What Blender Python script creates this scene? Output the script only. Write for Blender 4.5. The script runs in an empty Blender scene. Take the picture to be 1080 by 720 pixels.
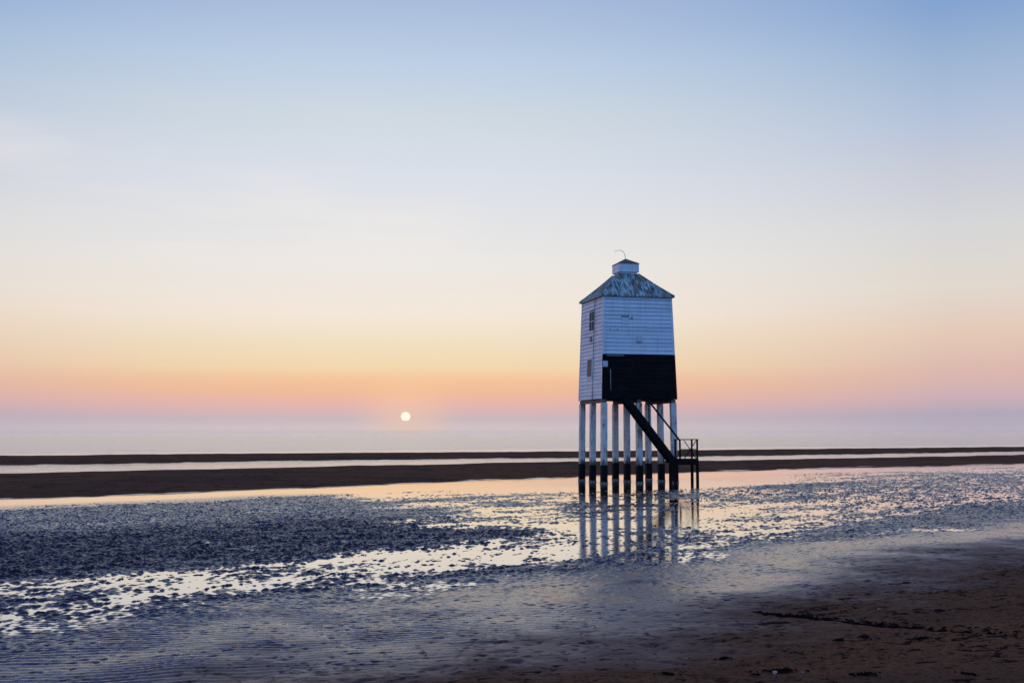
import bpy, bmesh, math, random
import numpy as np
from mathutils import Vector, Matrix

R = math.radians
random.seed(7)
scene = bpy.context.scene
col = scene.collection

# ------------------------------------------------------------------ helpers
def link(o, parent=None):
    col.objects.link(o)
    if parent is not None:
        o.parent = parent
    return o

def tag(o, label=None, cat=None, group=None, kind=None):
    if label: o['label'] = label
    if cat: o['category'] = cat
    if group: o['group'] = group
    if kind: o['kind'] = kind
    return o

def empty(name, loc, rz=0.0, parent=None):
    o = bpy.data.objects.new(name, None)
    o.location = loc
    o.rotation_euler = (0, 0, rz)
    o.empty_display_size = 0.3
    return link(o, parent)

def obj(name, bm, mat, parent=None, smooth=False):
    me = bpy.data.meshes.new(name)
    bmesh.ops.recalc_face_normals(bm, faces=bm.faces)
    bm.to_mesh(me); bm.free()
    for p in me.polygons:
        p.use_smooth = smooth
    me.materials.append(mat)
    return link(bpy.data.objects.new(name, me), parent)

def hexa(bm, c):
    """eight corners: four bottom (ccw), four top"""
    v = [bm.verts.new(p) for p in c]
    for f in ((3, 2, 1, 0), (4, 5, 6, 7), (0, 1, 5, 4), (1, 2, 6, 5), (2, 3, 7, 6), (3, 0, 4, 7)):
        bm.faces.new([v[i] for i in f])

def box(bm, x0, x1, y0, y1, z0, z1):
    hexa(bm, [(x0, y0, z0), (x1, y0, z0), (x1, y1, z0), (x0, y1, z0),
              (x0, y0, z1), (x1, y0, z1), (x1, y1, z1), (x0, y1, z1)])

def beam(bm, a, b, w, h, up=(0, 0, 1)):
    """rectangular bar from a to b, w sideways, h along 'up'"""
    a, b = Vector(a), Vector(b)
    d = (b - a).normalized()
    up = Vector(up)
    s = d.cross(up)
    if s.length < 1e-4:
        s = d.cross(Vector((0, 1, 0)))
    s.normalize()
    t = s.cross(d).normalized()
    s *= w / 2; t *= h / 2
    hexa(bm, [a - s - t, a + s - t, a + s + t, a - s + t, b - s - t, b + s - t, b + s + t, b - s + t])

def tube(bm, pts, r, n=8):
    pts = [Vector(p) for p in pts]
    rings = []
    for i, p in enumerate(pts):
        d = (pts[min(i + 1, len(pts) - 1)] - pts[max(i - 1, 0)]).normalized()
        s = d.cross(Vector((0.3, 0.2, 1))).normalized()
        t = s.cross(d)
        rr = r[i] if isinstance(r, (list, tuple)) else r
        rings.append([bm.verts.new(p + (s * math.cos(k * 2 * math.pi / n) + t * math.sin(k * 2 * math.pi / n)) * rr) for k in range(n)])
    for a, b in zip(rings, rings[1:]):
        for k in range(n):
            bm.faces.new((a[k], a[(k + 1) % n], b[(k + 1) % n], b[k]))
    bm.faces.new(rings[0][::-1]); bm.faces.new(rings[-1])

def bevel(bm, w, seg=1):
    bmesh.ops.bevel(bm, geom=bm.edges[:], offset=w, segments=seg, affect='EDGES', profile=0.5)

# ------------------------------------------------------------------ numpy noise
def _hash(ix, iy, seed):
    h = (ix.astype(np.uint32) * np.uint32(374761393) + iy.astype(np.uint32) * np.uint32(668265263)
         + np.uint32((seed * 2246822519) & 0xFFFFFFFF))
    h = (h ^ (h >> np.uint32(13))) * np.uint32(1274126177)
    return h ^ (h >> np.uint32(16))

def perlin(x, y, seed=0):
    fx, fy = np.floor(x), np.floor(y)
    ix, iy = fx.astype(np.int64), fy.astype(np.int64)
    u, v = x - fx, y - fy
    out = 0
    wu = u * u * u * (u * (u * 6 - 15) + 10); wv = v * v * v * (v * (v * 6 - 15) + 10)
    g = []
    for dx, dy in ((0, 0), (1, 0), (0, 1), (1, 1)):
        a = _hash(ix + dx, iy + dy, seed).astype(np.float64) * (2 * math.pi / 4294967296.0)
        g.append(np.cos(a) * (u - dx) + np.sin(a) * (v - dy))
    return 1.5 * ((g[0] * (1 - wu) + g[1] * wu) * (1 - wv) + (g[2] * (1 - wu) + g[3] * wu) * wv)

def fbm(x, y, seed=0, n=3, gain=0.5):
    s, a = 0, 1.0
    for i in range(n):
        s = s + a * perlin(x, y, seed + i)
        x, y = x * 2.03 + 5.1, y * 2.03 - 3.7
        a *= gain
    return s

def sstep(a, b, x):
    t = np.clip((x - a) / (b - a), 0, 1)
    return t * t * (3 - 2 * t)

# ------------------------------------------------------------------ the shore, in shore coordinates
# p runs along the shore, q from the beach out to sea; still water lies at z = 0
DX, DY = 0.72, 0.694
def pq(x, y):
    return x * DX + y * DY, -x * DY + y * DX

def blob(p, q, p0, q0, sp, sq):
    return np.exp(-((p - p0) / sp) ** 2 - ((q - q0) / sq) ** 2)

TH = R(13.5)
TC = (5.661, 56.261)          # centre of the lighthouse

def zones(x, y):
    p, q0 = pq(x, y)
    w = 1.4 * fbm(x / 9, y / 9, 11, 2) + 0.5 * fbm(x / 2.3, y / 2.3, 15, 2)
    q = q0 + w * sstep(60, 20, q0)
    dark = sstep(21.5, 17.5, p + 2.2 * fbm(x / 5, y / 5, 21, 3)) * sstep(17.8, 20.5, q) * sstep(28.5, 25.5, q)
    blue = sstep(26, 21, p + 2.0 * fbm(x / 6, y / 6, 31, 3)) * sstep(25.5, 28, q) * sstep(40.0, 37.5, q0 + 0.4 * w)
    return p, q, q0, dark, blue

def ground(x, y, fine=True):
    """height of the sand, and how wet it is"""
    x = np.asarray(x, dtype=np.float64); y = np.asarray(y, dtype=np.float64)
    p, q, q0, dark, blue = zones(x, y)
    qb = q0 + 6.5 * sstep(55, 95, p) * sstep(20, 38, q0)
    q = q + (qb - q0)
    q0 = qb
    # beach falling to the flats
    z = np.interp(q, [-400, -60, 0, 4, 8, 10.5, 13, 19, 24, 36, 39.5, 41.2, 44, 50, 56],
                  [6.0, 3.2, 0.72, 0.42, 0.155, 0.065, 0.008, -0.010, -0.004, -0.006, -0.06, -0.05, 0.10, 0.26, 0.30])
    # near bank, channel, far bank, sea bed
    back = 71.5 - 0.115 * (p - 25) + 1.5 * fbm(p / 14, q0 / 30, 41, 2)
    front2 = 84.0 - 0.18 * (p - 32) + 1.6 * fbm(p / 16, q0 / 30, 43, 2)
    back2 = 118 - 0.23 * (p - 42)
    back = np.maximum(back, 58); front2 = np.maximum(front2, back + 3.5); back2 = np.maximum(back2, front2 + 12)
    z = np.where(q0 > 50, np.minimum(z, 0.34 * sstep(0, 9, back - q0) - 0.12), z)
    far = 0.37 * sstep(0, 7, q0 - front2) * sstep(0, 9, back2 - q0) - 0.12
    z = np.where(q0 > back, np.maximum(far, -0.12), z)
    z = np.where(q0 > back2, -0.12 - np.clip((q0 - back2) * 0.004, 0, 1.5), z)
    z = z + 0.031 * dark + 0.018 * blue
    z = z + 0.04 * blob(p, q, 31, 15.2, 4.5, 1.6) + 0.08 * blob(p, q, 45.8, 28.6, 3.2, 1.1)
    mound = blob(p, q0, 14.0, 11.7, 0.6, 0.30)
    z = z + 0.05 * mound
    z = z - 0.05 * blob(p, q0, TC[0] * DX + TC[1] * DY, -TC[0] * DY + TC[1] * DX - 1.5, 8.5, 4.8)
    east = sstep(31, 36, p + 1.5 * fbm(x / 4, y / 4, 121, 2)) * sstep(12, 14.5, q) * sstep(35, 29, q0)
    z = z - 0.008 * blob(p, q0, 20, 20, 7, 5) + 0.002 * east - 0.004 * blob(p, q0, 13, 15.8, 7, 2.4)
    flat = sstep(11.3, 14.6, q) * sstep(41, 38, q0)
    if fine:
        # hummocks of the flats: uneven lumps with pools between
        wx = 0.25 * perlin(x / 0.9, y / 0.9, 51); wy = 0.25 * perlin(x / 0.9, y / 0.9, 52)
        pr, qr = x * DX + y * DY, -x * DY + y * DX
        qr = qr + 0.22 * fbm(pr / 1.6, qr / 1.0, 57, 2)
        l1 = fbm((pr + wx) / 0.72, (qr + wy) / 0.30, 61, 2)
        l2 = perlin(pr / 0.150 + wy, qr / 0.085 + wx, 65)
        l3 = fbm(pr / 4.2, qr / 1.7, 71, 3)
        l4 = perlin(x / 0.075 + 9.0, y / 0.08 - wx, 67)
        pool = blob(p, q0, TC[0] * DX + TC[1] * DY, -TC[0] * DY + TC[1] * DX - 1.0, 9.0, 4.4)
        calm = (1 - 0.55 * blue) * (1 - 0.85 * pool)
        z = z + flat * ((0.009 + 0.006 * dark) * calm * l1 + (0.023 + 0.017 * dark + 0.010 * east + 0.012 * blob(p, q0, 14, 16.5, 9, 3.5)) * (1 - 0.8 * pool) * l2 * (0.55 + 0.9 * sstep(-0.5, 0.6, l1)) + (0.012 + 0.015 * blue + 0.010 * dark + 0.006 * east) * (1 - 0.85 * pool) * l4 + 0.020 * (1 - pool) * (1 - 0.6 * east) * l3)
        # small ripple marks on the wet sand nearer the beach
        ph = 2 * math.pi * (y * 0.97 - x * 0.16 + 0.13 * fbm(x / 1.5, y / 1.5, 81, 3)) / 0.150
        rip = sstep(8.4, 10.5, q) * sstep(19.0, 12.5, q) * (0.35 + 0.65 * sstep(12, 7, p))
        z = z + rip * 0.0095 * np.sin(ph) * (0.5 + 0.5 * sstep(-0.4, 0.4, perlin(x / 1.3, y / 1.3, 83)))
        # trodden beach: dents and scuffs
        dry = sstep(10.0, 7.0, q)
        d1 = fbm(x / 0.42, y / 0.42, 91, 3); d2 = perlin(x / 0.19, y / 0.19, 95)
        dent = np.clip(fbm(x / 0.33, y / 0.30, 97, 2) - 0.38, 0, 1)
        z = z + (0.25 + 0.75 * dry) * sstep(13.5, 9.0, q) * (0.014 * d1 + 0.009 * d2 - 0.085 * dent)
        pit = np.clip(perlin(x / 0.12 + 3.0, y / 0.10, 103) + 0.35 * perlin(x / 0.8, y / 0.8, 105) - 0.45, 0, 1)
        z = z - sstep(15, 11.5, q) * 0.045 * pit
        z = z + (0.035 * fbm(p / 6.0, q0 / 2.2, 99, 3) + 0.012 * fbm(p / 1.5, q0 / 0.7, 100, 2)) * sstep(40.5, 43, q0) * sstep(140, 110, q0)
    wet = np.clip((q + 0.7 * fbm(x / 1.9, y / 1.9, 101, 3) + 0.45 * fbm(x / 0.42, y / 0.36, 107, 3) * (1.0 if fine else 0.0) - 6.1) / 5.1, 0, 1) * (1 - 0.94 * sstep(0.004, 0.03, z - 0.03 * fbm(p / 2.2, q0 / 0.9, 109, 2)) * sstep(40.6, 41.4, q0))
    wet = wet * (1 - 0.7 * mound * (0.6 + 0.4 * perlin(x / 0.2, y / 0.2, 113)))
    gloss = 1 - flat * (0.36 + 0.20 * dark - 0.12 * blue) * sstep(-0.004, 0.012, z)
    return z, wet, gloss

RUT = [(6.6, 10.0), (5.35, 11.55), (4.6, 12.6), (4.05, 13.35), (3.6, 14.0), (3.1, 14.6)]
def rut_dist(x, y):
    best = np.full(np.shape(x), 1e9); tt = np.zeros(np.shape(x))
    n = len(RUT) - 1
    for i in range(n):
        a, b = np.array(RUT[i]), np.array(RUT[i + 1])
        d = b - a
        t = np.clip(((x - a[0]) * d[0] + (y - a[1]) * d[1]) / (d @ d), 0, 1)
        r = np.hypot(x - a[0] - t * d[0], y - a[1] - t * d[1])
        m = r < best
        best = np.where(m, r, best); tt = np.where(m, (i + t) / n, tt)
    return best, tt

def surf(x, y):
    z, wet, flat = ground(x, y)
    r, t = rut_dist(np.asarray(x, float), np.asarray(y, float))
    wdt = 0.17 * (1 - 0.75 * t)
    z = z - (0.085 * (1 - 0.7 * t)) * np.exp(-(r / wdt) ** 2) * (t < 0.999)
    return z, wet, flat

def gz(x, y):
    return float(surf(np.array([x]), np.array([y]))[0][0])

# ------------------------------------------------------------------ node helpers
def mat_new(name):
    m = bpy.data.materials.new(name); m.use_nodes = True
    nt = m.node_tree
    return m, nt, nt.nodes['Principled BSDF']

class NT:
    def __init__(s, nt): s.nt = nt
    def n(s, t, **k):
        o = s.nt.nodes.new(t)
        for a, v in k.items(): setattr(o, a, v)
        return o
    def l(s, a, b): s.nt.links.new(a, b)
    def put(s, sock, v):
        if isinstance(v, bpy.types.NodeSocket): s.l(v, sock)
        else: sock.default_value = v
    def m(s, op, a, b=0.0, c=0.0, clamp=False):
        o = s.n('ShaderNodeMath', operation=op, use_clamp=clamp)
        for i, v in enumerate((a, b, c)): s.put(o.inputs[i], v)
        return o.outputs[0]
    def mix(s, f, a, b, t='MIX'):
        o = s.n('ShaderNodeMix', data_type='RGBA', blend_type=t)
        s.put(o.inputs[0], f); s.put(o.inputs[6], a); s.put(o.inputs[7], b)
        return o.outputs[2]
    def rng(s, v, a, b, c, d, smooth=True):
        o = s.n('ShaderNodeMapRange', interpolation_type='SMOOTHSTEP' if smooth else 'LINEAR')
        for i, x in enumerate((v, a, b, c, d)): s.put(o.inputs[i], x)
        return o.outputs[0]
    def noise(s, vec, scale, detail=3.0, rough=0.55, dist=0.0):
        o = s.n('ShaderNodeTexNoise')
        s.put(o.inputs['Vector'], vec)
        o.inputs['Scale'].default_value = scale; o.inputs['Detail'].default_value = detail
        o.inputs['Roughness'].default_value = rough; o.inputs['Distortion'].default_value = dist
        return o.outputs[0]
    def scale(s, vec, v, rot=(0, 0, 0)):
        o = s.n('ShaderNodeMapping')
        s.put(o.inputs[0], vec); o.inputs[3].default_value = v; o.inputs[2].default_value = rot
        return o.outputs[0]
    def bump(s, h, strength, dist, normal=None):
        o = s.n('ShaderNodeBump')
        s.put(o.inputs['Strength'], strength); s.put(o.inputs['Distance'], dist); s.put(o.inputs['Height'], h)
        if normal is not None: s.l(normal, o.inputs['Normal'])
        return o.outputs[0]
    def attr(s, name):
        return s.n('ShaderNodeAttribute', attribute_name=name).outputs['Fac']

def c4(r, g, b): return (r, g, b, 1.0)

# ------------------------------------------------------------------ materials
def mat_sand():
    m, nt, b = mat_new('beach_sand'); k = NT(nt)
    pos = k.n('ShaderNodeNewGeometry').outputs['Position']
    wet, gloss = k.attr('wet'), k.attr('gloss')
    n1 = k.noise(pos, 1.3, 4); n2 = k.noise(pos, 22.0, 3); n4 = k.noise(k.scale(pos, (1.0, 1.25, 1.0)), 6.5, 5, 0.62); n3 = k.noise(pos, 160.0, 2)
    dry = k.mix(n1, c4(0.175, 0.082, 0.034), c4(0.270, 0.126, 0.052))
    dry = k.mix(k.rng(n2, 0.30, 0.62, 0.75, 0.0), dry, c4(0.035, 0.014, 0.009))
    n5 = k.noise(k.scale(pos, (0.10, 0.28, 1.0), (0, 0, R(-44))), 1.0, 5, 0.6)
    dry = k.mix(k.rng(n5, 0.40, 0.62, 0.0, 0.6), dry, c4(0.060, 0.040, 0.026))
    # ragged dark flecks: weed scraps and the shade of dents put into the colour, thick in some places and sparse in others
    n6 = k.noise(pos, 0.9, 3, 0.6)
    fleck = k.m('MULTIPLY', k.rng(k.m('ADD', n4, k.m('MULTIPLY', k.m('SUBTRACT', n6, 0.5), 0.45)), 0.56, 0.63, 0.0, 1.0), k.m('SUBTRACT', 1.0, k.attr('mud')))
    dry = k.mix(k.m('MULTIPLY', fleck, 0.95), dry, c4(0.012, 0.008, 0.007))
    dry = k.mix(k.rng(n3, 0.35, 0.65, 0.0, 0.4), dry, c4(0.05, 0.022, 0.014))
    wetc = k.mix(n1, c4(0.030, 0.012, 0.012), c4(0.062, 0.025, 0.023))
    wetc = k.mix(fleck, wetc, c4(0.008, 0.006, 0.006))
    wetc = k.mix(k.attr('mud'), wetc, k.mix(n1, c4(0.009, 0.010, 0.015), c4(0.018, 0.018, 0.024)))
    k.l(k.mix(wet, dry, wetc), b.inputs['Base Color'])
    rough = k.m('ADD', k.m('ADD', k.rng(wet, 0.05, 1.0, 0.95, 0.13, False), k.m('MULTIPLY', k.m('SUBTRACT', 1.0, gloss), 0.3)), k.m('MULTIPLY', k.m('SUBTRACT', n2, 0.5), 0.25))
    k.l(rough, b.inputs['Roughness'])
    k.l(k.m('MULTIPLY', k.m('MULTIPLY', k.rng(wet, 0.12, 0.95, 0.02, 0.80), k.m('SUBTRACT', 1.0, k.m('MULTIPLY', fleck, 0.85))), k.m('MULTIPLY', gloss, gloss)), b.inputs['Specular IOR Level'])
    h = k.m('ADD', k.m('MULTIPLY', k.noise(pos, 9.0, 4, 0.6), 1.0), k.m('MULTIPLY', n3, 0.12))
    k.l(k.bump(h, k.rng(wet, 0.0, 1.0, 0.9, 0.55), 0.03), b.inputs['Normal'])
    return m

def mat_water():
    m, nt, b = mat_new('shallow_water'); k = NT(nt)
    pos = k.n('ShaderNodeNewGeometry').outputs['Position']
    ruf, sea = k.attr('ruffle'), k.attr('sea')
    b.inputs['Base Color'].default_value = c4(0.018, 0.017, 0.018)
    k.l(k.m('MULTIPLY_ADD', sea, 0.18, 0.03), b.inputs['Roughness'])
    b.inputs['IOR'].default_value = 1.40
    b.inputs['Coat Weight'].default_value = 1.0; b.inputs['Coat IOR'].default_value = 1.8
    k.l(k.m('MULTIPLY_ADD', sea, 0.16, 0.02), b.inputs['Coat Roughness'])
    fine = k.noise(k.scale(pos, (1.0, 1.4, 1.0), (0, 0, R(44))), 6.5, 3, 0.6)
    swell = k.noise(k.scale(pos, (0.35, 1.0, 1.0), (0, 0, R(12))), 0.55, 5, 0.6)
    bn = k.bump(fine, 1.0, k.m('MULTIPLY', ruf, 0.02))
    roll = k.noise(k.scale(pos, (0.25, 1.0, 1.0), (0, 0, R(6))), 0.10, 4, 0.6)
    bn = k.bump(roll, 1.0, k.m('MULTIPLY', sea, 1.6), bn)
    bn = k.bump(swell, 1.0, k.m('MULTIPLY', sea, 0.45), bn)
    k.l(bn, b.inputs['Normal']); k.l(bn, b.inputs['Coat Normal'])
    return m

def mat_paint(name, base, dirt, dirt_amt=0.35, rough=0.55, streak=True, rust=0.0, tide=False):
    """old weathered paint on timber: grime runs down the boards, patches worn through"""
    m, nt, b = mat_new(name); k = NT(nt)
    co = k.n('ShaderNodeTexCoord').outputs['Object']
    n1 = k.noise(co, 1.6, 5, 0.6)
    st = k.noise(k.scale(co, (9.0, 9.0, 0.55)), 1.0, 4, 0.6)
    f = k.m('MULTIPLY', k.rng(st, 0.42, 0.75, 0.0, 1.0), dirt_amt)
    f = k.m('ADD', f, k.m('MULTIPLY', k.rng(n1, 0.5, 0.8, 0.0, 1.0), dirt_amt * 0.6), clamp=True)
    c = k.mix(f, base, dirt)
    bd = k.noise(k.scale(co, (0.35, 0.35, 5.4)), 1.0, 2, 0.5)
    c = k.mix(k.rng(bd, 0.35, 0.70, 0.0, 0.32), c, dirt)
    if rust:
        rs = k.noise(k.scale(co, (5.0, 5.0, 0.9)), 1.0, 4, 0.65)
        c = k.mix(k.m('MULTIPLY', k.rng(rs, 0.56, 0.64, 0, 1), rust), c, c4(0.42, 0.19, 0.05))
        rs2 = k.noise(k.scale(co, (7.0, 7.0, 1.3)), 1.3, 4, 0.65)
        c = k.mix(k.m('MULTIPLY', k.rng(rs2, 0.58, 0.66, 0, 1), rust * 0.9), c, c4(0.03, 0.022, 0.018))
    if tide:                                          # weed stain creeping up from the tide mark
        sz = k.n('ShaderNodeSeparateXYZ'); k.l(co, sz.inputs[0])
        up = k.m('ADD', sz.outputs[2], k.m('MULTIPLY', k.m('SUBTRACT', k.noise(k.scale(co, (6, 6, 1.6)), 1.0, 4, 0.6), 0.5), 1.6))
        c = k.mix(k.rng(up, 1.25, 0.85, 0.0, 0.95), c, c4(0.035, 0.032, 0.022))
    k.l(c, b.inputs['Base Color'])
    k.l(k.rng(n1, 0.3, 0.7, rough - 0.1, rough + 0.15), b.inputs['Roughness'])
    k.l(k.bump(k.noise(k.scale(co, (30, 30, 6)), 1.0, 3), 0.35, 0.004), b.inputs['Normal'])
    return m

def mat_roof():
    m, nt, b = mat_new('painted_lead_roof'); k = NT(nt)
    co = k.n('ShaderNodeTexCoord').outputs['Object']
    nr = k.n('ShaderNodeSeparateXYZ'); k.l(k.n('ShaderNodeTexCoord').outputs['Normal'], nr.inputs[0])
    xy = k.n('ShaderNodeSeparateXYZ'); k.l(co, xy.inputs[0])
    onx = k.m('GREATER_THAN', k.m('ABSOLUTE', nr.outputs[0]), k.m('ABSOLUTE', nr.outputs[1]))
    acr = k.m('ADD', k.m('MULTIPLY', xy.outputs[1], onx), k.m('MULTIPLY', xy.outputs[0], k.m('SUBTRACT', 1.0, onx)))
    cv = k.n('ShaderNodeCombineXYZ'); k.put(cv.inputs[0], k.m('MULTIPLY', acr, 11.0)); k.put(cv.inputs[1], k.m('MULTIPLY', xy.outputs[2], 2.2)); k.put(cv.inputs[2], k.m('MULTIPLY', onx, 7.0))
    st = k.noise(cv.outputs[0], 1.0, 4, 0.62, 0.25)
    lo = k.noise(k.scale(co, (2.2, 2.2, 1.0)), 1.0, 4, 0.6)
    worn = k.rng(k.m('ADD', k.m('MULTIPLY', st, 0.75), k.m('MULTIPLY', lo, 0.35)), 0.46, 0.64, 0.0, 1.0)
    c = k.mix(worn, c4(0.44, 0.62, 0.60), c4(0.075, 0.080, 0.065))
    moss = k.rng(k.noise(co, 3.0, 5, 0.65), 0.50, 0.62, 0.0, 0.85)
    c = k.mix(moss, c, c4(0.24, 0.17, 0.07))
    k.l(c, b.inputs['Base Color'])
    b.inputs['Roughness'].default_value = 0.6
    k.l(k.bump(st, 0.4, 0.02), b.inputs['Normal'])
    return m

def mat_plain(name, base, rough=0.6, var=0.3, scale=4.0, metal=0.0):
    m, nt, b = mat_new(name); k = NT(nt)
    co = k.n('ShaderNodeTexCoord').outputs['Object']
    n1 = k.noise(co, scale, 5, 0.65)
    dk = c4(base[0] * (1 - var), base[1] * (1 - var), base[2] * (1 - var))
    k.l(k.mix(k.rng(n1, 0.3, 0.7, 0, 1), dk, base), b.inputs['Base Color'])
    k.l(k.rng(n1, 0.3, 0.7, rough - 0.08, rough + 0.12), b.inputs['Roughness'])
    b.inputs['Metallic'].default_value = metal
    k.l(k.bump(k.noise(co, scale * 7, 3), 0.3, 0.01), b.inputs['Normal'])
    return m

M_sand, M_water = mat_sand(), mat_water()
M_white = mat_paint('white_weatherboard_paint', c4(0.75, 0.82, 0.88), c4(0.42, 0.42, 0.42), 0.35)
M_black = mat_paint('black_weatherboard_paint', c4(0.004, 0.004, 0.005), c4(0.012, 0.011, 0.012), 0.3, 0.85)
M_leg = mat_paint('white_leg_paint', c4(0.82, 0.77, 0.70), c4(0.34, 0.30, 0.25), 0.45, 0.6, rust=0.9, tide=True)
for _m in (M_black,):
    _m.node_tree.nodes['Principled BSDF'].inputs['Specular IOR Level'].default_value = 0.15
M_foot = mat_plain('black_tarred_timber', c4(0.006, 0.005, 0.005), 0.8)
M_roof = mat_roof()
M_cap = mat_plain('mossy_lead', c4(0.17, 0.15, 0.09), 0.8, 0.6, 6.0)
M_stair = mat_plain('dark_stained_timber', c4(0.006, 0.005, 0.005), 0.85, 0.4)
for _m in (M_foot, M_stair):
    _m.node_tree.nodes['Principled BSDF'].inputs['Specular IOR Level'].default_value = 0.2
M_beam = mat_plain('bare_grey_timber', c4(0.20, 0.15, 0.11), 0.8, 0.5)
M_glass = mat_plain('dusty_window_glass', c4(0.05, 0.06, 0.085), 0.6, 0.4)
M_glass.node_tree.nodes['Principled BSDF'].inputs['Specular IOR Level'].default_value = 0.15
M_board = mat_plain('boarded_window_timber', c4(0.26, 0.22, 0.20), 0.8, 0.35, 7.0)
M_collar = mat_plain('barnacled_concrete', c4(0.27, 0.25, 0.24), 0.85, 0.6, 14.0)
M_sheath = mat_plain('gap_shade_sheathing', c4(0.03, 0.03, 0.032), 0.9)  # dark colour paints in the shade of the gaps between boards
M_grey = mat_plain('grey_painted_metal', c4(0.35, 0.36, 0.38), 0.5)
M_steel = mat_plain('galvanised_steel', c4(0.30, 0.29, 0.28), 0.4, 0.3, 8.0, 0.8)
M_sign = mat_plain('white_sign_enamel', c4(0.62, 0.63, 0.66), 0.4, 0.1)
M_weed = mat_plain('black_bladderwrack', c4(0.006, 0.005, 0.004), 0.8, 0.5, 30.0)
M_weed.node_tree.nodes['Principled BSDF'].inputs['Specular IOR Level'].default_value = 0.05
M_shell = mat_plain('bleached_shell', c4(0.42, 0.37, 0.32), 0.6, 0.25, 40.0)

# ------------------------------------------------------------------ ground sheet
def sheet(name, ys, tcols, outer, hw, mat, func):
    ys = np.asarray(ys); n = len(ys)
    h = hw(ys)
    inner = np.linspace(-1, 1, tcols)
    X = h[:, None] * inner[None, :]
    ext = outer
    left = -(h[:, None] + ext[None, ::-1]); right = h[:, None] + ext[None, :]
    X = np.concatenate([left, X, right], axis=1)
    Y = np.repeat(ys[:, None], X.shape[1], axis=1)
    nc = X.shape[1]
    Z, attrs = func(X, Y)
    V = np.stack([X, Y, Z], axis=2).reshape(-1, 3).astype(np.float32)
    i = np.arange(n * nc).reshape(n, nc)
    F = np.stack([i[:-1, :-1], i[:-1, 1:], i[1:, 1:], i[1:, :-1]], axis=2).reshape(-1, 4).astype(np.int32)
    me = bpy.data.meshes.new(name)
    me.vertices.add(len(V)); me.vertices.foreach_set('co', V.ravel())
    me.loops.add(F.size); me.loops.foreach_set('vertex_index', F.ravel())
    me.polygons.add(len(F)); me.polygons.foreach_set('loop_start', np.arange(0, F.size, 4, dtype=np.int32))
    me.update(calc_edges=True)
    for an, av in attrs.items():
        a = me.attributes.new(an, 'FLOAT', 'POINT')
        a.data.foreach_set('value', av.ravel().astype(np.float32))
    me.materials.append(mat)
    return tag(link(bpy.data.objects.new(name, me)), kind='structure')

def grow(a, b, s0, s1):
    out, y = [], a
    while y < b:
        out.append(y)
        t = (y - a) / (b - a)
        y += s0 + (s1 - s0) * t
    return out

FAR = 9000.0
ys = (list(np.linspace(-300, -10, 20)) + grow(-8, 5, 0.25, 0.05) + grow(5, 17, 0.026, 0.032) + grow(17, 68, 0.035, 0.11)
      + grow(68, 260, 0.14, 1.2) + list(np.geomspace(262, FAR, 50)))
outer = np.concatenate([np.linspace(0.3, 12, 24), np.geomspace(14, FAR, 30)])
def gfun(X, Y):
    z, wet, flat = surf(X, Y)
    p, q = pq(X, Y)
    return z, {'wet': wet, 'gloss': flat, 'mud': sstep(11.0, 15.0, q) * sstep(42, 41, q)}
sheet('beach', ys, 1120, outer, lambda y: 0.5 * np.maximum(y, 0).clip(0, 400) + 5, M_sand, gfun)

def wfun(X, Y):
    p, q, q0, dark, blue = zones(X, Y)
    back2 = np.maximum(118 - 0.23 * (p - 42), 66)
    sea = np.maximum(sstep(0, 25, q0 - back2 + 5), 0.6 * sstep(52, 60, q0))
    ruf = 0.10 + 0.9 * blue + 0.35 * sstep(45, 60, q0)
    calm = sstep(36.5, 38.5, q0) * sstep(46, 43, q0)
    ruf = ruf * (1 - 0.6 * calm)
    calm2 = np.exp(-((X - TC[0]) / 8.0) ** 2 - ((Y - TC[1] + 1) / 5.0) ** 2)
    ruf = ruf + 0.10 * calm2
    return np.zeros_like(X), {'ruffle': ruf, 'sea': sea}
wys = grow(8, 120, 0.25, 1.0) + list(np.geomspace(121, FAR, 90))
sheet('water', wys, 220, outer, lambda y: 0.5 * np.maximum(y, 0).clip(0, 400) + 5, M_water, wfun)

# ------------------------------------------------------------------ lighthouse
LH = empty('lighthouse', (TC[0], TC[1], 0.0), TH)
tag(LH, 'square white weatherboard lighthouse on nine tall legs with black lower front', 'lighthouse')

Z0, ZB, Z1 = 4.0, 6.13, 8.95
def hs(z): return 1.875 + (1.72 - 1.875) * (z - Z0) / (Z1 - Z0)

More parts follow.
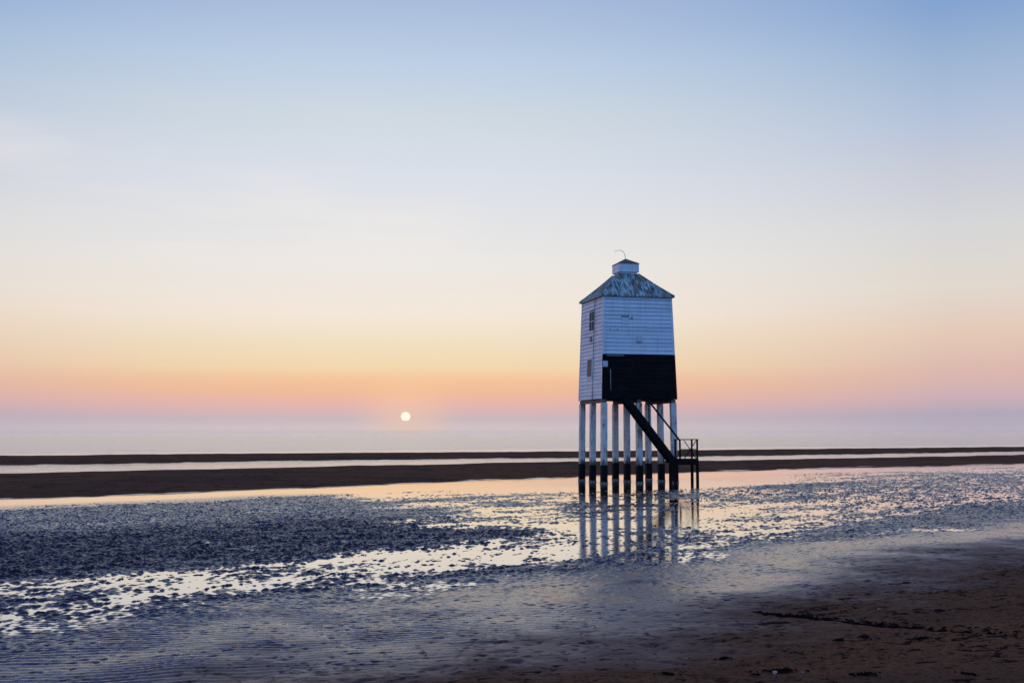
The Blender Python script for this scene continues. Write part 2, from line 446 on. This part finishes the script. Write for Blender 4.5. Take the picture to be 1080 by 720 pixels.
def boards(side, z0, z1, mat, step=0.186, holes=()):
    """one face of lapped weatherboards; side 0 front (-y), 1 right, 2 back, 3 left"""
    bm = bmesh.new()
    n = max(1, round((z1 - z0) / step)); st = (z1 - z0) / n
    ang = side * math.pi / 2
    ca, sa = math.cos(ang), math.sin(ang)
    rnd = random.Random(100 + side * 7 + int(z0 * 10))
    def P(u, o, z):                                   # u along the face, o outward
        x, y = u, -(hs(z) + o)
        return (x * ca - y * sa, x * sa + y * ca, z)
    inset = 0.05
    for i in range(n):
        za, zb = z0 + i * st + 0.015, z0 + (i + 1) * st
        if zb > z1: zb = z1
        ob = 0.030 + rnd.uniform(-0.004, 0.005); ot = 0.006
        za += rnd.uniform(-0.003, 0.003) if i else 0
        segs = [(-hs(za) + inset, hs(za) - inset)]
        for (u0, u1, h0, h1) in holes:
            if zb > h0 and za < h1:
                segs = [s for a, b in segs for s in ((a, min(b, u0)), (max(a, u1), b)) if s[1] - s[0] > 0.02]
        for ua, ub in segs:
            # split long runs into planks with butt joints
            cuts = [ua]
            if ub - ua > 2.0: cuts.append(ua + (ub - ua) * rnd.uniform(0.3, 0.7))
            cuts.append(ub)
            for a, b in zip(cuts, cuts[1:]):
                j = rnd.uniform(-0.002, 0.002); b -= 0.004
                hexa(bm, [P(a, -0.02, za), P(b, -0.02, za), P(b, ob + j, za), P(a, ob + j, za),
                          P(a, -0.02, zb), P(b, -0.02, zb), P(b, ot + j, zb), P(a, ot + j, zb)])
    # sheathing behind the boards
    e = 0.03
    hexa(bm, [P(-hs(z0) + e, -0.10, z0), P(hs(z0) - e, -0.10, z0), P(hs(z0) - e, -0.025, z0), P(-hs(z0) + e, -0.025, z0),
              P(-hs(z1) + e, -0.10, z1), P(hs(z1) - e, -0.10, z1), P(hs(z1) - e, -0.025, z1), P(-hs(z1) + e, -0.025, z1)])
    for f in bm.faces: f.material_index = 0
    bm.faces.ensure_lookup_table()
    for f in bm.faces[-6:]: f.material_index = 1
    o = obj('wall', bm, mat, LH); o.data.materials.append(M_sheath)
    return o

# window openings on the left face; u runs from the back edge (+) ... mapped so that u grows towards the back
def lu(f): return f
WIN = [(-0.42, 0.42, 7.36, 8.36), (-0.22, 0.60, 5.10, 6.02)]
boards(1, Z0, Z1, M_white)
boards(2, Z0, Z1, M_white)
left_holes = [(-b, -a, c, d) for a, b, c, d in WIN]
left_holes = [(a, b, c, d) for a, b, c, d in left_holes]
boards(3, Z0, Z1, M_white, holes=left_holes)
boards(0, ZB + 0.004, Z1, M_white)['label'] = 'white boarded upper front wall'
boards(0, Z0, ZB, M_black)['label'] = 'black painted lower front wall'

# corner posts
for sx, sy in ((-1, -1), (1, -1), (1, 1), (-1, 1)):
    bm = bmesh.new()
    c = []
    for z in (Z0 - 0.01, Z1):
        h = hs(z) + 0.034
        x1, x0 = sx * h, sx * (h - 0.10); y1, y0 = sy * h, sy * (h - 0.10)
        xa, xb = min(x0, x1), max(x0, x1); ya, yb = min(y0, y1), max(y0, y1)
        c += [(xa, ya, z), (xb, ya, z), (xb, yb, z), (xa, yb, z)]
    hexa(bm, c)
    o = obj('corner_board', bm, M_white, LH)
# black foot of the two front corner boards
for sx in (-1, 1):
    bm = bmesh.new(); c = []
    for z in (Z0 - 0.013, ZB):
        h = hs(z) + 0.037
        x1, x0 = sx * h, sx * (h - 0.106)
        xa, xb = min(x0, x1), max(x0, x1)
        if sx < 0: xa = sx * (hs(z) + 0.0315)
        c += [(xa, -h, z), (xb, -h, z), (xb, -h + 0.106, z), (xa, -h + 0.106, z)]
    hexa(bm, c)
    obj('corner_board', bm, M_black, LH)['label'] = 'black lower corner board'

# windows on the left face (-x)
for (a, b, c, d), mt, lb in zip(WIN, (M_glass, M_board), ('dark glazed upper window', 'boarded pale lower window')):
    zc = (c + d) / 2; X = -hs(zc)
    lean = (hs(c) - hs(d)) / (d - c)
    f = bmesh.new()
    def wb(bm, y0, y1, z0, z1, o0, o1):
        hexa(bm, [(-hs(z0) - o1, y0, z0), (-hs(z0) - o0, y0, z0), (-hs(z0) - o0, y1, z0), (-hs(z0) - o1, y1, z0),
                  (-hs(z1) - o1, y0, z1), (-hs(z1) - o0, y0, z1), (-hs(z1) - o0, y1, z1), (-hs(z1) - o1, y1, z1)])
    fr = 0.035
    wb(f, a, a + fr, c, d, -0.06, 0.034); wb(f, b - fr, b, c, d, -0.06, 0.034)
    wb(f, a + fr, b - fr, d - fr, d, -0.06, 0.033); wb(f, a + fr, b - fr, c, c + fr, -0.06, 0.033)
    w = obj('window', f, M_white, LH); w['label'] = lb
    pn = bmesh.new(); wb(pn, a + fr, b - fr, c + fr, d - fr, -0.058, 0.018)
    obj('pane', pn, mt, w)
    if mt is M_glass:
        gb = bmesh.new(); wb(gb, (a + b) / 2 - 0.015, (a + b) / 2 + 0.015, c + fr, d - fr, 0.019, 0.028)
        wb(gb, a + fr, b - fr, zc - 0.015, zc + 0.015, 0.0185, 0.027)
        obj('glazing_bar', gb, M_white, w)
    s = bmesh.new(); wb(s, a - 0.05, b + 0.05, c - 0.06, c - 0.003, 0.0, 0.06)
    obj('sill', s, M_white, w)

# conduit and a small box on the left face
bm = bmesh.new(); tube(bm, [(-hs(z) - 0.06, -0.50, z) for z in (Z0 - 0.1, 5.0, 6.2, 7.3)] + [(-hs(8.3) - 0.06, -0.53, 8.3), (-hs(8.9) - 0.05, -0.53, 8.9)], 0.018, 8)
obj('conduit', bm, M_grey, LH, True)
bm = bmesh.new(); box(bm, -hs(7.0) - 0.12, -hs(7.0) - 0.02, -0.14, 0.08, 6.86, 7.10); bevel(bm, 0.012)
obj('junction_box', bm, M_grey, LH)

# fittings on the front face (-y)
def fy(z, o): return -(hs(z) + o)
def fbox(name, u0, u1, z0, z1, o0, o1, mat, bv=0.008):
    bm = bmesh.new(); zc = (z0 + z1) / 2
    box(bm, u0, u1, fy(zc, o1), fy(zc, o0), z0, z1)
    if bv: bevel(bm, bv)
    return obj(name, bm, mat, LH)
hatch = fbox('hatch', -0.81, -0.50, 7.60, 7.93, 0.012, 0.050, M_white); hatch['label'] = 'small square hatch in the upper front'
bm = bmesh.new(); z = 7.93; box(bm, -0.84, -0.47, fy(z, 0.075), fy(z, 0.012), 7.945, 7.975); obj('drip_board', bm, M_foot, hatch)
fbox('lamp_box', -0.10, 0.16, 6.72, 7.02, 0.012, 0.14, M_sign, 0.02)
for u in (-1.42, -1.05):
    fbox('vent', u - 0.03, u + 0.03, 7.31, 7.36, 0.012, 0.048, M_grey)
fbox('bracket', -0.36, -0.30, 7.86, 7.92, 0.012, 0.09, mat_plain('rusty_iron', c4(0.14, 0.055, 0.03), 0.8, 0.4, 20))
fbox('notice', -1.83, -1.58, 5.52, 5.80, 0.040, 0.055, M_sign, 0.004)
bm = bmesh.new(); tube(bm, [(-1.46, fy(5.4, 0.07), 5.4), (-1.46, fy(4.9, 0.07), 4.9), (-1.46, fy(4.4, 0.07), 4.4)], 0.02, 8)
obj('pipe', bm, M_grey, LH, True)
fbox('drip_rail', -1.62, -0.75, 6.045, 6.085, 0.02, 0.060, M_grey, 0.005)

# floor frame under the body
bm = bmesh.new()
box(bm, -1.80, 1.80, -1.80, 1.80, Z0 - 0.02, Z0 + 0.06)
obj('floor', bm, M_stair, LH)
for sx in (-1.745, 0, 1.745):
    bm = bmesh.new(); box(bm, sx - 0.10, sx + 0.10, -1.86, 1.86, Z0 - 0.18, Z0 - 0.022); bevel(bm, 0.008)
    obj('floor_beam', bm, M_beam, LH)

# nine legs
leg_mesh = {}
for iy in (-1, 0, 1):
    for ix in (-1, 0, 1):
        bx_, by_ = ix * 1.785, iy * 1.785
        tx, ty = ix * 1.745, iy * 1.745
        def sect(bm, z0, z1, w0, w1):
            c = []
            for z, w in ((z0, w0), (z1, w1)):
                t = z / (Z0 - 0.18)
                x = bx_ + (tx - bx_) * t; y = by_ + (ty - by_) * t
                c += [(x - w, y - w, z), (x + w, y - w, z), (x + w, y + w, z), (x - w, y + w, z)]
            hexa(bm, c)
        top = 0.88 + random.uniform(-0.05, 0.05)
        bm = bmesh.new(); sect(bm, top - 0.05, Z0 - 0.182, 0.137, 0.135); bevel(bm, 0.022, 2)
        lg = obj('leg', bm, M_leg, LH)
        bm = bmesh.new(); sect(bm, -0.8, top, 0.150, 0.146); bevel(bm, 0.02, 2)
        obj('foot', bm, M_foot, lg)
        bm = bmesh.new(); sect(bm, -0.7, 0.075, 0.168, 0.162); bevel(bm, 0.03, 2)
        obj('collar', bm, M_collar, lg)

# roof
bm = bmesh.new()
e, t, ze, zt = 1.72 + 0.135, 0.50, Z1 - 0.03, 10.22
def ring(h, z): return [bm.verts.new((sx * h, sy * h, z)) for sx, sy in ((-1, -1), (1, -1), (1, 1), (-1, 1))]
rs = [ring(1.60, ze), ring(e, ze), ring(e, ze + 0.06), ring((e + t) / 2 - 0.02, (ze + 0.06 + zt) / 2 - 0.015), ring(t, zt)]
for a, b in zip(rs, rs[1:]):
    for k in range(4): bm.faces.new((a[k], a[(k + 1) % 4], b[(k + 1) % 4], b[k]))
bm.faces.new(rs[0]); bm.faces.new(rs[-1])
# standing seams are part of the roof sheet
for side in range(4):
    ca, sa = math.cos(side * math.pi / 2), math.sin(side * math.pi / 2)
    for i in range(-3, 4):
        u = i * 0.46
        f1 = min(1.0, (e - abs(u)) / (e - t)) * 0.995
        pts = []
        for f in (0.0, f1):
            d = e + (t - e) * f; z = ze + 0.068 + (zt - ze - 0.06) * f - 0.03 * math.sin(math.pi * f) * 0.5
            x, y = u, -d
            pts.append((x * ca - y * sa, x * sa + y * ca, z))
        tube(bm, pts, 0.016, 5)
roof = obj('roof', bm, M_roof, LH)
for sx, sy in ((-1, -1), (1, -1), (1, 1), (-1, 1)):
    bm = bmesh.new()
    tube(bm, [(sx * e, sy * e, ze + 0.075), (sx * ((e + t) / 2 - 0.02), sy * ((e + t) / 2 - 0.02), (ze + 0.06 + zt) / 2), (sx * t, sy * t, zt + 0.01)], 0.03, 6)
    obj('hip_roll', bm, M_roof, roof)

# lantern box on the roof
lan = bmesh.new(); box(lan, -0.44, 0.44, -0.44, 0.44, 10.13, 10.33)
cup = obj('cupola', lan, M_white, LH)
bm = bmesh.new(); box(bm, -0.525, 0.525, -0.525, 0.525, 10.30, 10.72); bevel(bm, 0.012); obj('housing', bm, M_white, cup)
bm = bmesh.new()
a = [bm.verts.new((sx * 0.545, sy * 0.545, 10.723)) for sx, sy in ((-1, -1), (1, -1), (1, 1), (-1, 1))]
b = [bm.verts.new((sx * 0.54, sy * 0.54, 10.75)) for sx, sy in ((-1, -1), (1, -1), (1, 1), (-1, 1))]
c = [bm.verts.new((sx * 0.04, sy * 0.04, 11.02)) for sx, sy in ((-1, -1), (1, -1), (1, 1), (-1, 1))]
for p_, q_ in ((a, b), (b, c)):
    for k in range(4): bm.faces.new((p_[k], p_[(k + 1) % 4], q_[(k + 1) % 4], q_[k]))
bm.faces.new(a); bm.faces.new(c)
obj('cap', bm, M_cap, cup)
bm = bmesh.new()
pts = [(0, 0, 10.98), (-0.01, 0, 11.12)]
for i in range(13):
    an = R(5 + 135 * i / 12)
    pts.append((-0.33 + 0.31 * math.cos(an), 0.0, 11.16 + 0.29 * math.sin(an)))
tube(bm, pts, [0.014] * 2 + [0.013 - 0.0005 * i for i in range(13)], 6)
obj('lightning_rod', bm, M_steel, LH, True)

# stairs along the front, with a landing at the right
VF, VB = -2.60, -1.98                                # local y of the outer and inner stringer
st = empty('staircase', (0, 0, 0), 0, LH)
S0, S1 = Vector((1.46, 0, 1.02)), Vector((-0.92, 0, 4.02))
for y in (VF, VB):
    bm = bmesh.new(); beam(bm, (S0.x, y, S0.z), (S1.x, y, S1.z), 0.06, 0.27)
    obj('stringer', bm, M_stair, st)
for i in range(1, 15):
    f = i / 15.0
    x = S0.x + (S1.x - S0.x) * f; z = S0.z + (S1.z - S0.z) * f
    bm = bmesh.new(); box(bm, x - 0.11, x + 0.11, VF + 0.031, VB - 0.031, z - 0.02, z + 0.02)
    obj('tread', bm, M_stair, st)
bm = bmesh.new()
beam(bm, (1.73, VF, 2.03), (0.12, VF, 3.97), 0.055, 0.075)
obj('handrail', bm, M_stair, st)
bm = bmesh.new(); beam(bm, (0.20, VF, 2.75), (0.20, VF, 3.86), 0.05, 0.05); obj('baluster', bm, M_stair, st)
# hanger joists that carry the top of the stairs
for x in (-0.80, 0.28):
    bm = bmesh.new(); box(bm, x - 0.06, x + 0.06, -2.68, -1.93, Z0 + 0.00, Z0 + 0.14); obj('hanger_joist', bm, M_stair, st)

ld = empty('landing', (0, 0, 0), 0, LH)
LX0, LX1 = 1.45, 2.66
bm = bmesh.new()
for i in range(8):
    x0 = LX0 + i * (LX1 - LX0) / 8
    box(bm, x0 + 0.004, x0 + (LX1 - LX0) / 8 - 0.004, VF - 0.03, VB + 0.07, 1.12, 1.165)
obj('deck', bm, M_stair, ld)
for y in (VF, VB + 0.04):
    bm = bmesh.new(); box(bm, LX0, LX1, y - 0.04, y + 0.04, 0.88, 1.118); obj('joist', bm, M_stair, ld)
for x, y in ((LX0 + 0.05, VF), (LX1 - 0.05, VF), (LX1 - 0.05, VB + 0.04), (LX0 + 0.05, VB + 0.04)):
    bm = bmesh.new(); box(bm, x - 0.065, x + 0.065, y - 0.043, y + 0.043, -0.8, 0.879); bevel(bm, 0.01)
    obj('post', bm, M_stair, ld)
    if not (x < 2 and y > -2.2):
        bm = bmesh.new(); box(bm, x - 0.035, x + 0.035, y - 0.035, y + 0.035, 1.166, 2.05); obj('rail_post', bm, M_stair, ld)
bm = bmesh.new(); box(bm, 1.70, 1.77, VF - 0.035, VF + 0.035, 1.166, 2.06); obj('rail_post', bm, M_stair, ld)
bm = bmesh.new(); box(bm, LX0, LX1, VF - 0.04, VF + 0.04, 2.052, 2.095); obj('top_rail', bm, M_stair, ld)
bm = bmesh.new(); box(bm, LX1 - 0.09, LX1 - 0.01, VF + 0.042, VB + 0.08, 2.053, 2.094); obj('top_rail', bm, M_stair, ld)
bm = bmesh.new(); box(bm, 1.772, LX1 - 0.087, VF - 0.018, VF + 0.018, 1.58, 1.625); obj('mid_rail', bm, M_stair, ld)
bm = bmesh.new(); box(bm, LX1 - 0.065, LX1 - 0.03, VF + 0.037, VB + 0.003, 1.58, 1.625); obj('mid_rail', bm, M_stair, ld)
for a_, b_, o in (((1.95, 1.17), (2.56, 2.04), -0.022), ((1.95, 2.04), (2.56, 1.17), 0.022)):
    bm = bmesh.new(); beam(bm, (a_[0], VF + o, a_[1]), (b_[0], VF + o, b_[1]), 0.02, 0.035); obj('brace', bm, M_stair, ld)

# ------------------------------------------------------------------ things on the sand
CAMZ, F = 2.4, 1200.0
def spot(px, py):
    """where the sand is seen at that place in the photograph"""
    dx, dz = (px - 540) / F, -(py - 456) / F
    t = np.linspace(5, 40, 3000)
    z = ground(t * dx, t, False)[0]
    k = int(np.argmax(CAMZ + t * dz <= z))
    return t[k] * dx, t[k]

def strand(bm, x, y, z, ang, ln, w, rnd, lift):
    pts = []
    n = 5
    for i in range(n + 1):
        f = i / n
        pts.append((x, y, z + lift * math.sin(math.pi * f) + rnd.uniform(0, 0.006)))
        x += math.cos(ang) * ln / n; y += math.sin(ang) * ln / n
        ang += rnd.uniform(-0.6, 0.6)
    prev = None
    for i, pnt in enumerate(pts):
        f = i / n; ww = w * (0.45 + 0.9 * math.sin(math.pi * min(1, f + 0.15)) ** 0.7)
        nx, ny = -math.sin(ang), math.cos(ang)
        c = [bm.verts.new((pnt[0] + nx * ww, pnt[1] + ny * ww, pnt[2])), bm.verts.new((pnt[0], pnt[1], pnt[2] + ww * 0.8)),
             bm.verts.new((pnt[0] - nx * ww, pnt[1] - ny * ww, pnt[2])), bm.verts.new((pnt[0], pnt[1], pnt[2] - ww * 0.5))]
        if prev:
            for k in range(4): bm.faces.new((prev[k], prev[(k + 1) % 4], c[(k + 1) % 4], c[k]))
        prev = c

def weed_clump(cx, cy, size, seed, ox=0, oy=0, oz=0, n=46):
    rnd = random.Random(seed); bm = bmesh.new()
    for i in range(n):
        r = abs(rnd.gauss(0, 0.5)) * size; a = rnd.uniform(0, 6.283)
        x, y = cx + r * math.cos(a) * 1.5, cy + r * math.sin(a)
        strand(bm, x - ox, y - oy, gz(x, y) - oz + 0.004 + 0.02 * size * max(0, 1 - r / size), rnd.uniform(0, 6.283),
               size * rnd.uniform(0.25, 0.6), 0.005 + 0.03 * size, rnd, 0.03 * size + 0.004)
    return bm

CL = [(905, 668, .14), (965, 668, .12), (880, 672, .12), (815, 703, .24), (760, 690, .12), (1010, 705, .11), (905, 707, .18),
      (700, 705, .12), (985, 640, .12), (950, 612, .14)]
for i, (px, py, s) in enumerate(CL):
    x, y = spot(px, py); z = gz(x, y)
    o = obj('seaweed_clump', weed_clump(x, y, 0.5 * s, 300 + i, x, y, z), M_weed)
    o.location = (x, y, z)
    tag(o, 'small dark clump of seaweed lying on the brown sand', 'seaweed', 'seaweed clumps scattered on the sand')

# the line of wrack in the shallow rut at the right
rnd = random.Random(5); bm = bmesh.new()
for i in range(900):
    f = rnd.random() ** 1.3 * (len(RUT) - 1)
    k = min(int(f), len(RUT) - 2); fr = f - k
    x = RUT[k][0] + (RUT[k + 1][0] - RUT[k][0]) * fr; y = RUT[k][1] + (RUT[k + 1][1] - RUT[k][1]) * fr
    sp = 0.10 * (1 - 0.75 * f / (len(RUT) - 1))
    x += rnd.gauss(0, sp); y += rnd.gauss(0, sp)
    strand(bm, x, y, gz(x, y) + 0.005, rnd.gauss(2.25, 1.0), rnd.uniform(0.03, 0.11), rnd.uniform(0.006, 0.012), rnd, 0.008)
tag(obj('wrack_line', bm, M_weed), 'long dark line of seaweed running across the sand to the right edge', 'seaweed line')

rnd = random.Random(9); bm = bmesh.new()
for i in range(900):
    x, y = rnd.uniform(-4, 9), rnd.uniform(5.5, 17)
    q = -x * DY + y * DX
    if q > 9.5 + rnd.gauss(0, 1) or float(perlin(np.array([x / 1.1]), np.array([y / 0.7]), 33)[0]) < 0.05: continue
    strand(bm, x, y, gz(x, y) + 0.003, rnd.uniform(0, 6.28), rnd.uniform(0.02, 0.09), rnd.uniform(0.002, 0.006), rnd, 0.006)
tag(obj('seaweed_scraps', bm, M_weed), 'loose dark scraps of weed strewn over the beach', 'weed', kind='stuff')

# shells
def shell_mesh():
    bm = bmesh.new(); n, m = 14, 5
    top = bm.verts.new((0, -0.02, 0.012)); prev = None
    rows = []
    for j in range(1, m + 1):
        r = j / m
        row = []
        for i in range(n + 1):
            a = R(-80 + 160 * i / n)
            rr = 0.045 * r * (1 + (0.05 if i % 2 else -0.03) * r)
            row.append(bm.verts.new((math.sin(a) * rr, -0.02 + math.cos(a) * rr, 0.012 + 0.016 * math.sin(math.pi * r) * (1 - 0.4 * abs(i / n - .5)) + (0.002 if i % 2 else 0) - 0.012 * r)))
        rows.append(row)
    for i in range(n): bm.faces.new((top, rows[0][i], rows[0][i + 1]))
    for a, b in zip(rows, rows[1:]):
        for i in range(n): bm.faces.new((a[i], b[i], b[i + 1], a[i + 1]))
    return bm
sh = None
for i, (px, py, s, lb) in enumerate([(921, 639, 1.0, 'white shell beside the long dark line of seaweed'),
                                     (812, 704, 1.1, 'white shell lying by a seaweed clump near the bottom edge'),
                                     (903, 707, .7, 'small shell, rightmost of those near the bottom edge'),
                                     (840, 705, .6, 'tiny pale shell just right of the bottom seaweed clump')]):
    x, y = spot(px, py)
    if sh is None:
        o = sh = obj('seashell', shell_mesh(), M_shell, None, True)
    else:
        o = sh.copy(); col.objects.link(o)
    o.location = (x, y, gz(x, y) + 0.012); o.scale = (0.6 * s,) * 3; o.rotation_euler = (R(-50), 0.2, i * 1.9 + 0.3)
    tag(o, lb, 'shell', 'shells on the sand')

# ------------------------------------------------------------------ air
HAZE = 4e-5
bm = bmesh.new(); box(bm, -9500, 9500, -1200, 9500, -3.0, 14.0)
m, nt, b = mat_new('evening_haze'); nt.nodes.remove(b)
v = nt.nodes.new('ShaderNodeVolumePrincipled')
v.inputs['Color'].default_value = c4(0.98, 0.96, 0.98)
v.inputs['Density'].default_value = HAZE
v.inputs['Anisotropy'].default_value = 0.55
nt.links.new(v.outputs[0], nt.nodes['Material Output'].inputs['Volume'])
hz = obj('haze', bm, m); tag(hz, kind='stuff')

# ------------------------------------------------------------------ sky
SUN_AZ, SUN_EL = math.atan(-112 / 1200.0), R(0.80)    # azimuth from straight ahead, right positive
sd = Vector((math.sin(SUN_AZ) * math.cos(SUN_EL), math.cos(SUN_AZ) * math.cos(SUN_EL), math.sin(SUN_EL)))
def lin(c): return tuple(((v / 255) / 12.92 if v / 255 <= 0.04045 else ((v / 255 + 0.055) / 1.055) ** 2.4) for v in c) + (1.0,)

w = bpy.data.worlds.new('World'); scene.world = w; w.use_nodes = True
nt = w.node_tree; k = NT(nt)
bg = nt.nodes['Background']
tc = k.n('ShaderNodeTexCoord').outputs['Generated']
nrm = k.n('ShaderNodeVectorMath', operation='NORMALIZE'); k.l(tc, nrm.inputs[0]); d = nrm.outputs[0]
sp = k.n('ShaderNodeSeparateXYZ'); k.l(d, sp.inputs[0])
el = k.m('MULTIPLY', k.m('ARCSINE', sp.outputs[2]), 180 / math.pi)
# faint streaks of high cloud shift the height at which the colours are read
cl = k.noise(k.scale(d, (2.0, 2.0, 16.0), (0.0, 0.03, 1.3)), 1.6, 5, 0.55, 0.3)
fac = k.m('POWER', k.m('DIVIDE', k.m('MAXIMUM', el, 0.0), 90.0), 0.5)
def ramp(stops):
    r = k.n('ShaderNodeValToRGB'); r.color_ramp.interpolation = 'LINEAR'
    e = r.color_ramp.elements
    while len(e) < len(stops): e.new(0.5)
    for i, (deg, c) in enumerate(stops):
        e[i].position = math.sqrt(deg / 90.0); e[i].color = c
    k.l(fac, r.inputs[0])
    return r.outputs[0]
def elev(x, y):
    """elevation of a place in the photograph's sky"""
    ph = math.atan(96 / 1200.0); xc, yc = (x - 540) / 1200.0, (360 - y) / 1200.0
    return math.degrees(math.atan2(yc * math.cos(ph) + math.sin(ph), math.hypot(math.cos(ph) - yc * math.sin(ph), xc)))
W_COL = [(456, (206, 195, 198)), (450, (204, 191, 195)), (441, (204, 183, 188)), (426, (228, 182, 172)), (413, (239, 188, 156)), (401, (243, 197, 158)), (386, (243, 214, 174)),
         (361, (240, 223, 194)), (331, (243, 230, 215)), (271, (236, 232, 228)), (181, (220, 224, 232)), (121, (206, 216, 225)), (61, (188, 206, 228)), (3, (170, 190, 220))]
S_COL = [(456, (184, 176, 191)), (449, (181, 173, 188)), (436, (180, 169, 185)), (416, (205, 176, 182)), (391, (219, 184, 175)), (351, (228, 201, 184)), (301, (225, 216, 206)),
         (241, (215, 215, 215)), (181, (200, 204, 216)), (121, (179, 194, 218)), (61, (157, 181, 212)), (3, (133, 164, 208))]
W_GAIN = [(1.24, 1.2, 1.22), (1.108, 1.084, 1.029), (1.001, 1.018, 1.029), (1.025, 1.004, 1.017), (1.026, 1.003, 0.956), (1.019, 0.994, 0.959), (1.019, 1.022, 0.995), (1.009, 1.01, 0.997), (1.017, 1.016, 1.018), (0.993, 1.001, 1.011), (0.989, 0.998, 1.014), (1.02, 1.013, 1.005), (1.025, 1.019, 1.014), (1.027, 1.009, 1.004)]
S_GAIN = [(1.26, 1.21, 1.24), (1.04, 1.035, 1.013), (0.98, 0.994, 1.006), (1.023, 1.008, 1.007), (1.007, 0.995, 0.991), (1.008, 1.004, 0.998), (1.006, 1.006, 1.005), (1.001, 1.002, 1.005), (1.005, 1.002, 1.003), (0.998, 0.998, 1.005), (1.005, 1.004, 1.002), (0.998, 0.99, 0.999)]
def stops(cols, gains, x):
    return [(max(0.0, elev(x, y)), tuple(v * g for v, g in zip(lin(c), gn)) + (1.0,)) for (y, c), gn in zip(cols, gains)]
ZEN = lin((76, 98, 200))
west = ramp(stops(W_COL, W_GAIN, 300) + [(27, lin((124, 152, 212))), (38, lin((88, 116, 205))), (90, ZEN)])
side = ramp(stops(S_COL, S_GAIN, 1000) + [(27, lin((108, 140, 210))), (38, lin((84, 114, 205))), (90, ZEN)])
east = ramp([(0, lin((122, 162, 228))), (5, lin((130, 176, 246))), (14, lin((128, 184, 254))), (30, lin((120, 180, 255))), (60, lin((96, 140, 225))), (90, ZEN)])
flank = ramp([(0, lin((225, 190, 205))), (6, lin((252, 208, 208))), (14, lin((245, 214, 226))), (28, lin((205, 196, 232))), (45, lin((110, 126, 212))), (90, ZEN)])
# how far round from the sun, by compass bearing only
hx = k.m('SQRT', k.m('ADD', k.m('MULTIPLY', sp.outputs[0], sp.outputs[0]), k.m('MULTIPLY', sp.outputs[1], sp.outputs[1])))
ca = k.m('DIVIDE', k.m('ADD', k.m('MULTIPLY', sp.outputs[0], math.sin(SUN_AZ)), k.m('MULTIPLY', sp.outputs[1], math.cos(SUN_AZ))), k.m('MAXIMUM', hx, 1e-4))
skyc = k.mix(k.rng(ca, 0.999, 0.897, 0.0, 1.0, False), west, side)
skyc = k.mix(k.rng(ca, 0.84, 0.45, 0.0, 1.0), skyc, flank)
skyc = k.mix(k.rng(ca, 0.10, -0.62, 0.0, 1.0), skyc, east)
# thin cirrus
cir = k.m('MULTIPLY', k.m('MULTIPLY', k.rng(cl, 0.46, 0.66, 0.0, 1.0), k.rng(sp.outputs[0], 0.02, -0.10, 0.0, 1.0)), k.m('MULTIPLY', k.rng(el, 6.5, 10.0, 0, 1), k.rng(el, 17, 12, 0, 1)))
skyc = k.mix(k.m('MULTIPLY', cir, 0.3), skyc, lin((246, 238, 230)))
# physical sky of the same low sun, blended in towards the zenith
nish = k.n('ShaderNodeTexSky', sky_type='NISHITA', sun_disc=False, sun_elevation=SUN_EL, sun_rotation=SUN_AZ)
ns = k.n('ShaderNodeVectorMath', operation='SCALE'); k.l(nish.outputs[0], ns.inputs[0]); ns.inputs[3].default_value = 0.12
skyc = k.mix(k.rng(el, 24, 70, 0.0, 0.35), skyc, ns.outputs[0])
# the sun's disc, its lower limb lost in the haze bank
dt = k.n('ShaderNodeVectorMath', operation='DOT_PRODUCT'); k.l(d, dt.inputs[0]); dt.inputs[1].default_value = sd
ang = k.m('MULTIPLY', k.m('ARCCOSINE', k.m('MINIMUM', dt.outputs['Value'], 0.9999999)), 180 / math.pi)
disc = k.m('MULTIPLY', k.rng(ang, 0.250, 0.210, 0, 1), k.rng(el, 0.56, 0.64, 0, 1))
glow = k.m('MULTIPLY', k.rng(ang, 3.2, 0.1, 0, 1), 0.40)
skyc = k.mix(glow, skyc, c4(1.0, 0.62, 0.38))
skyc = k.mix(disc, skyc, c4(1.20, 1.02, 0.79))
k.l(skyc, bg.inputs['Color'])
bg.inputs['Strength'].default_value = 1.0

sun = bpy.data.lights.new('sun', 'SUN'); sun.energy = 0.03; sun.angle = R(75); sun.color = (1.0, 0.80, 0.60)   # hidden in thick haze: a broad soft glow
so = link(bpy.data.objects.new('sun', sun))
so.rotation_euler = (-sd).to_track_quat('-Z', 'Y').to_euler()

# ------------------------------------------------------------------ camera
cam = bpy.data.cameras.new('camera'); cam.sensor_width = 36.0; cam.lens = 36.0 * 1200 / 1080
cam.clip_start = 0.1; cam.clip_end = 30000
co = link(bpy.data.objects.new('camera', cam))
co.location = (0, 0, CAMZ)
co.rotation_euler = (R(90) + math.atan(96 / 1200.0), 0, 0)
scene.camera = co

vs = scene.view_settings
vs.view_transform = 'Standard'; vs.look = 'None'; vs.exposure = 0.0; vs.gamma = 1.0; vs.use_curve_mapping = False
cy = scene.cycles
cy.max_bounces = 6; cy.volume_bounces = 1; cy.diffuse_bounces = 3; cy.glossy_bounces = 4
cy.sample_clamp_indirect = 4.0
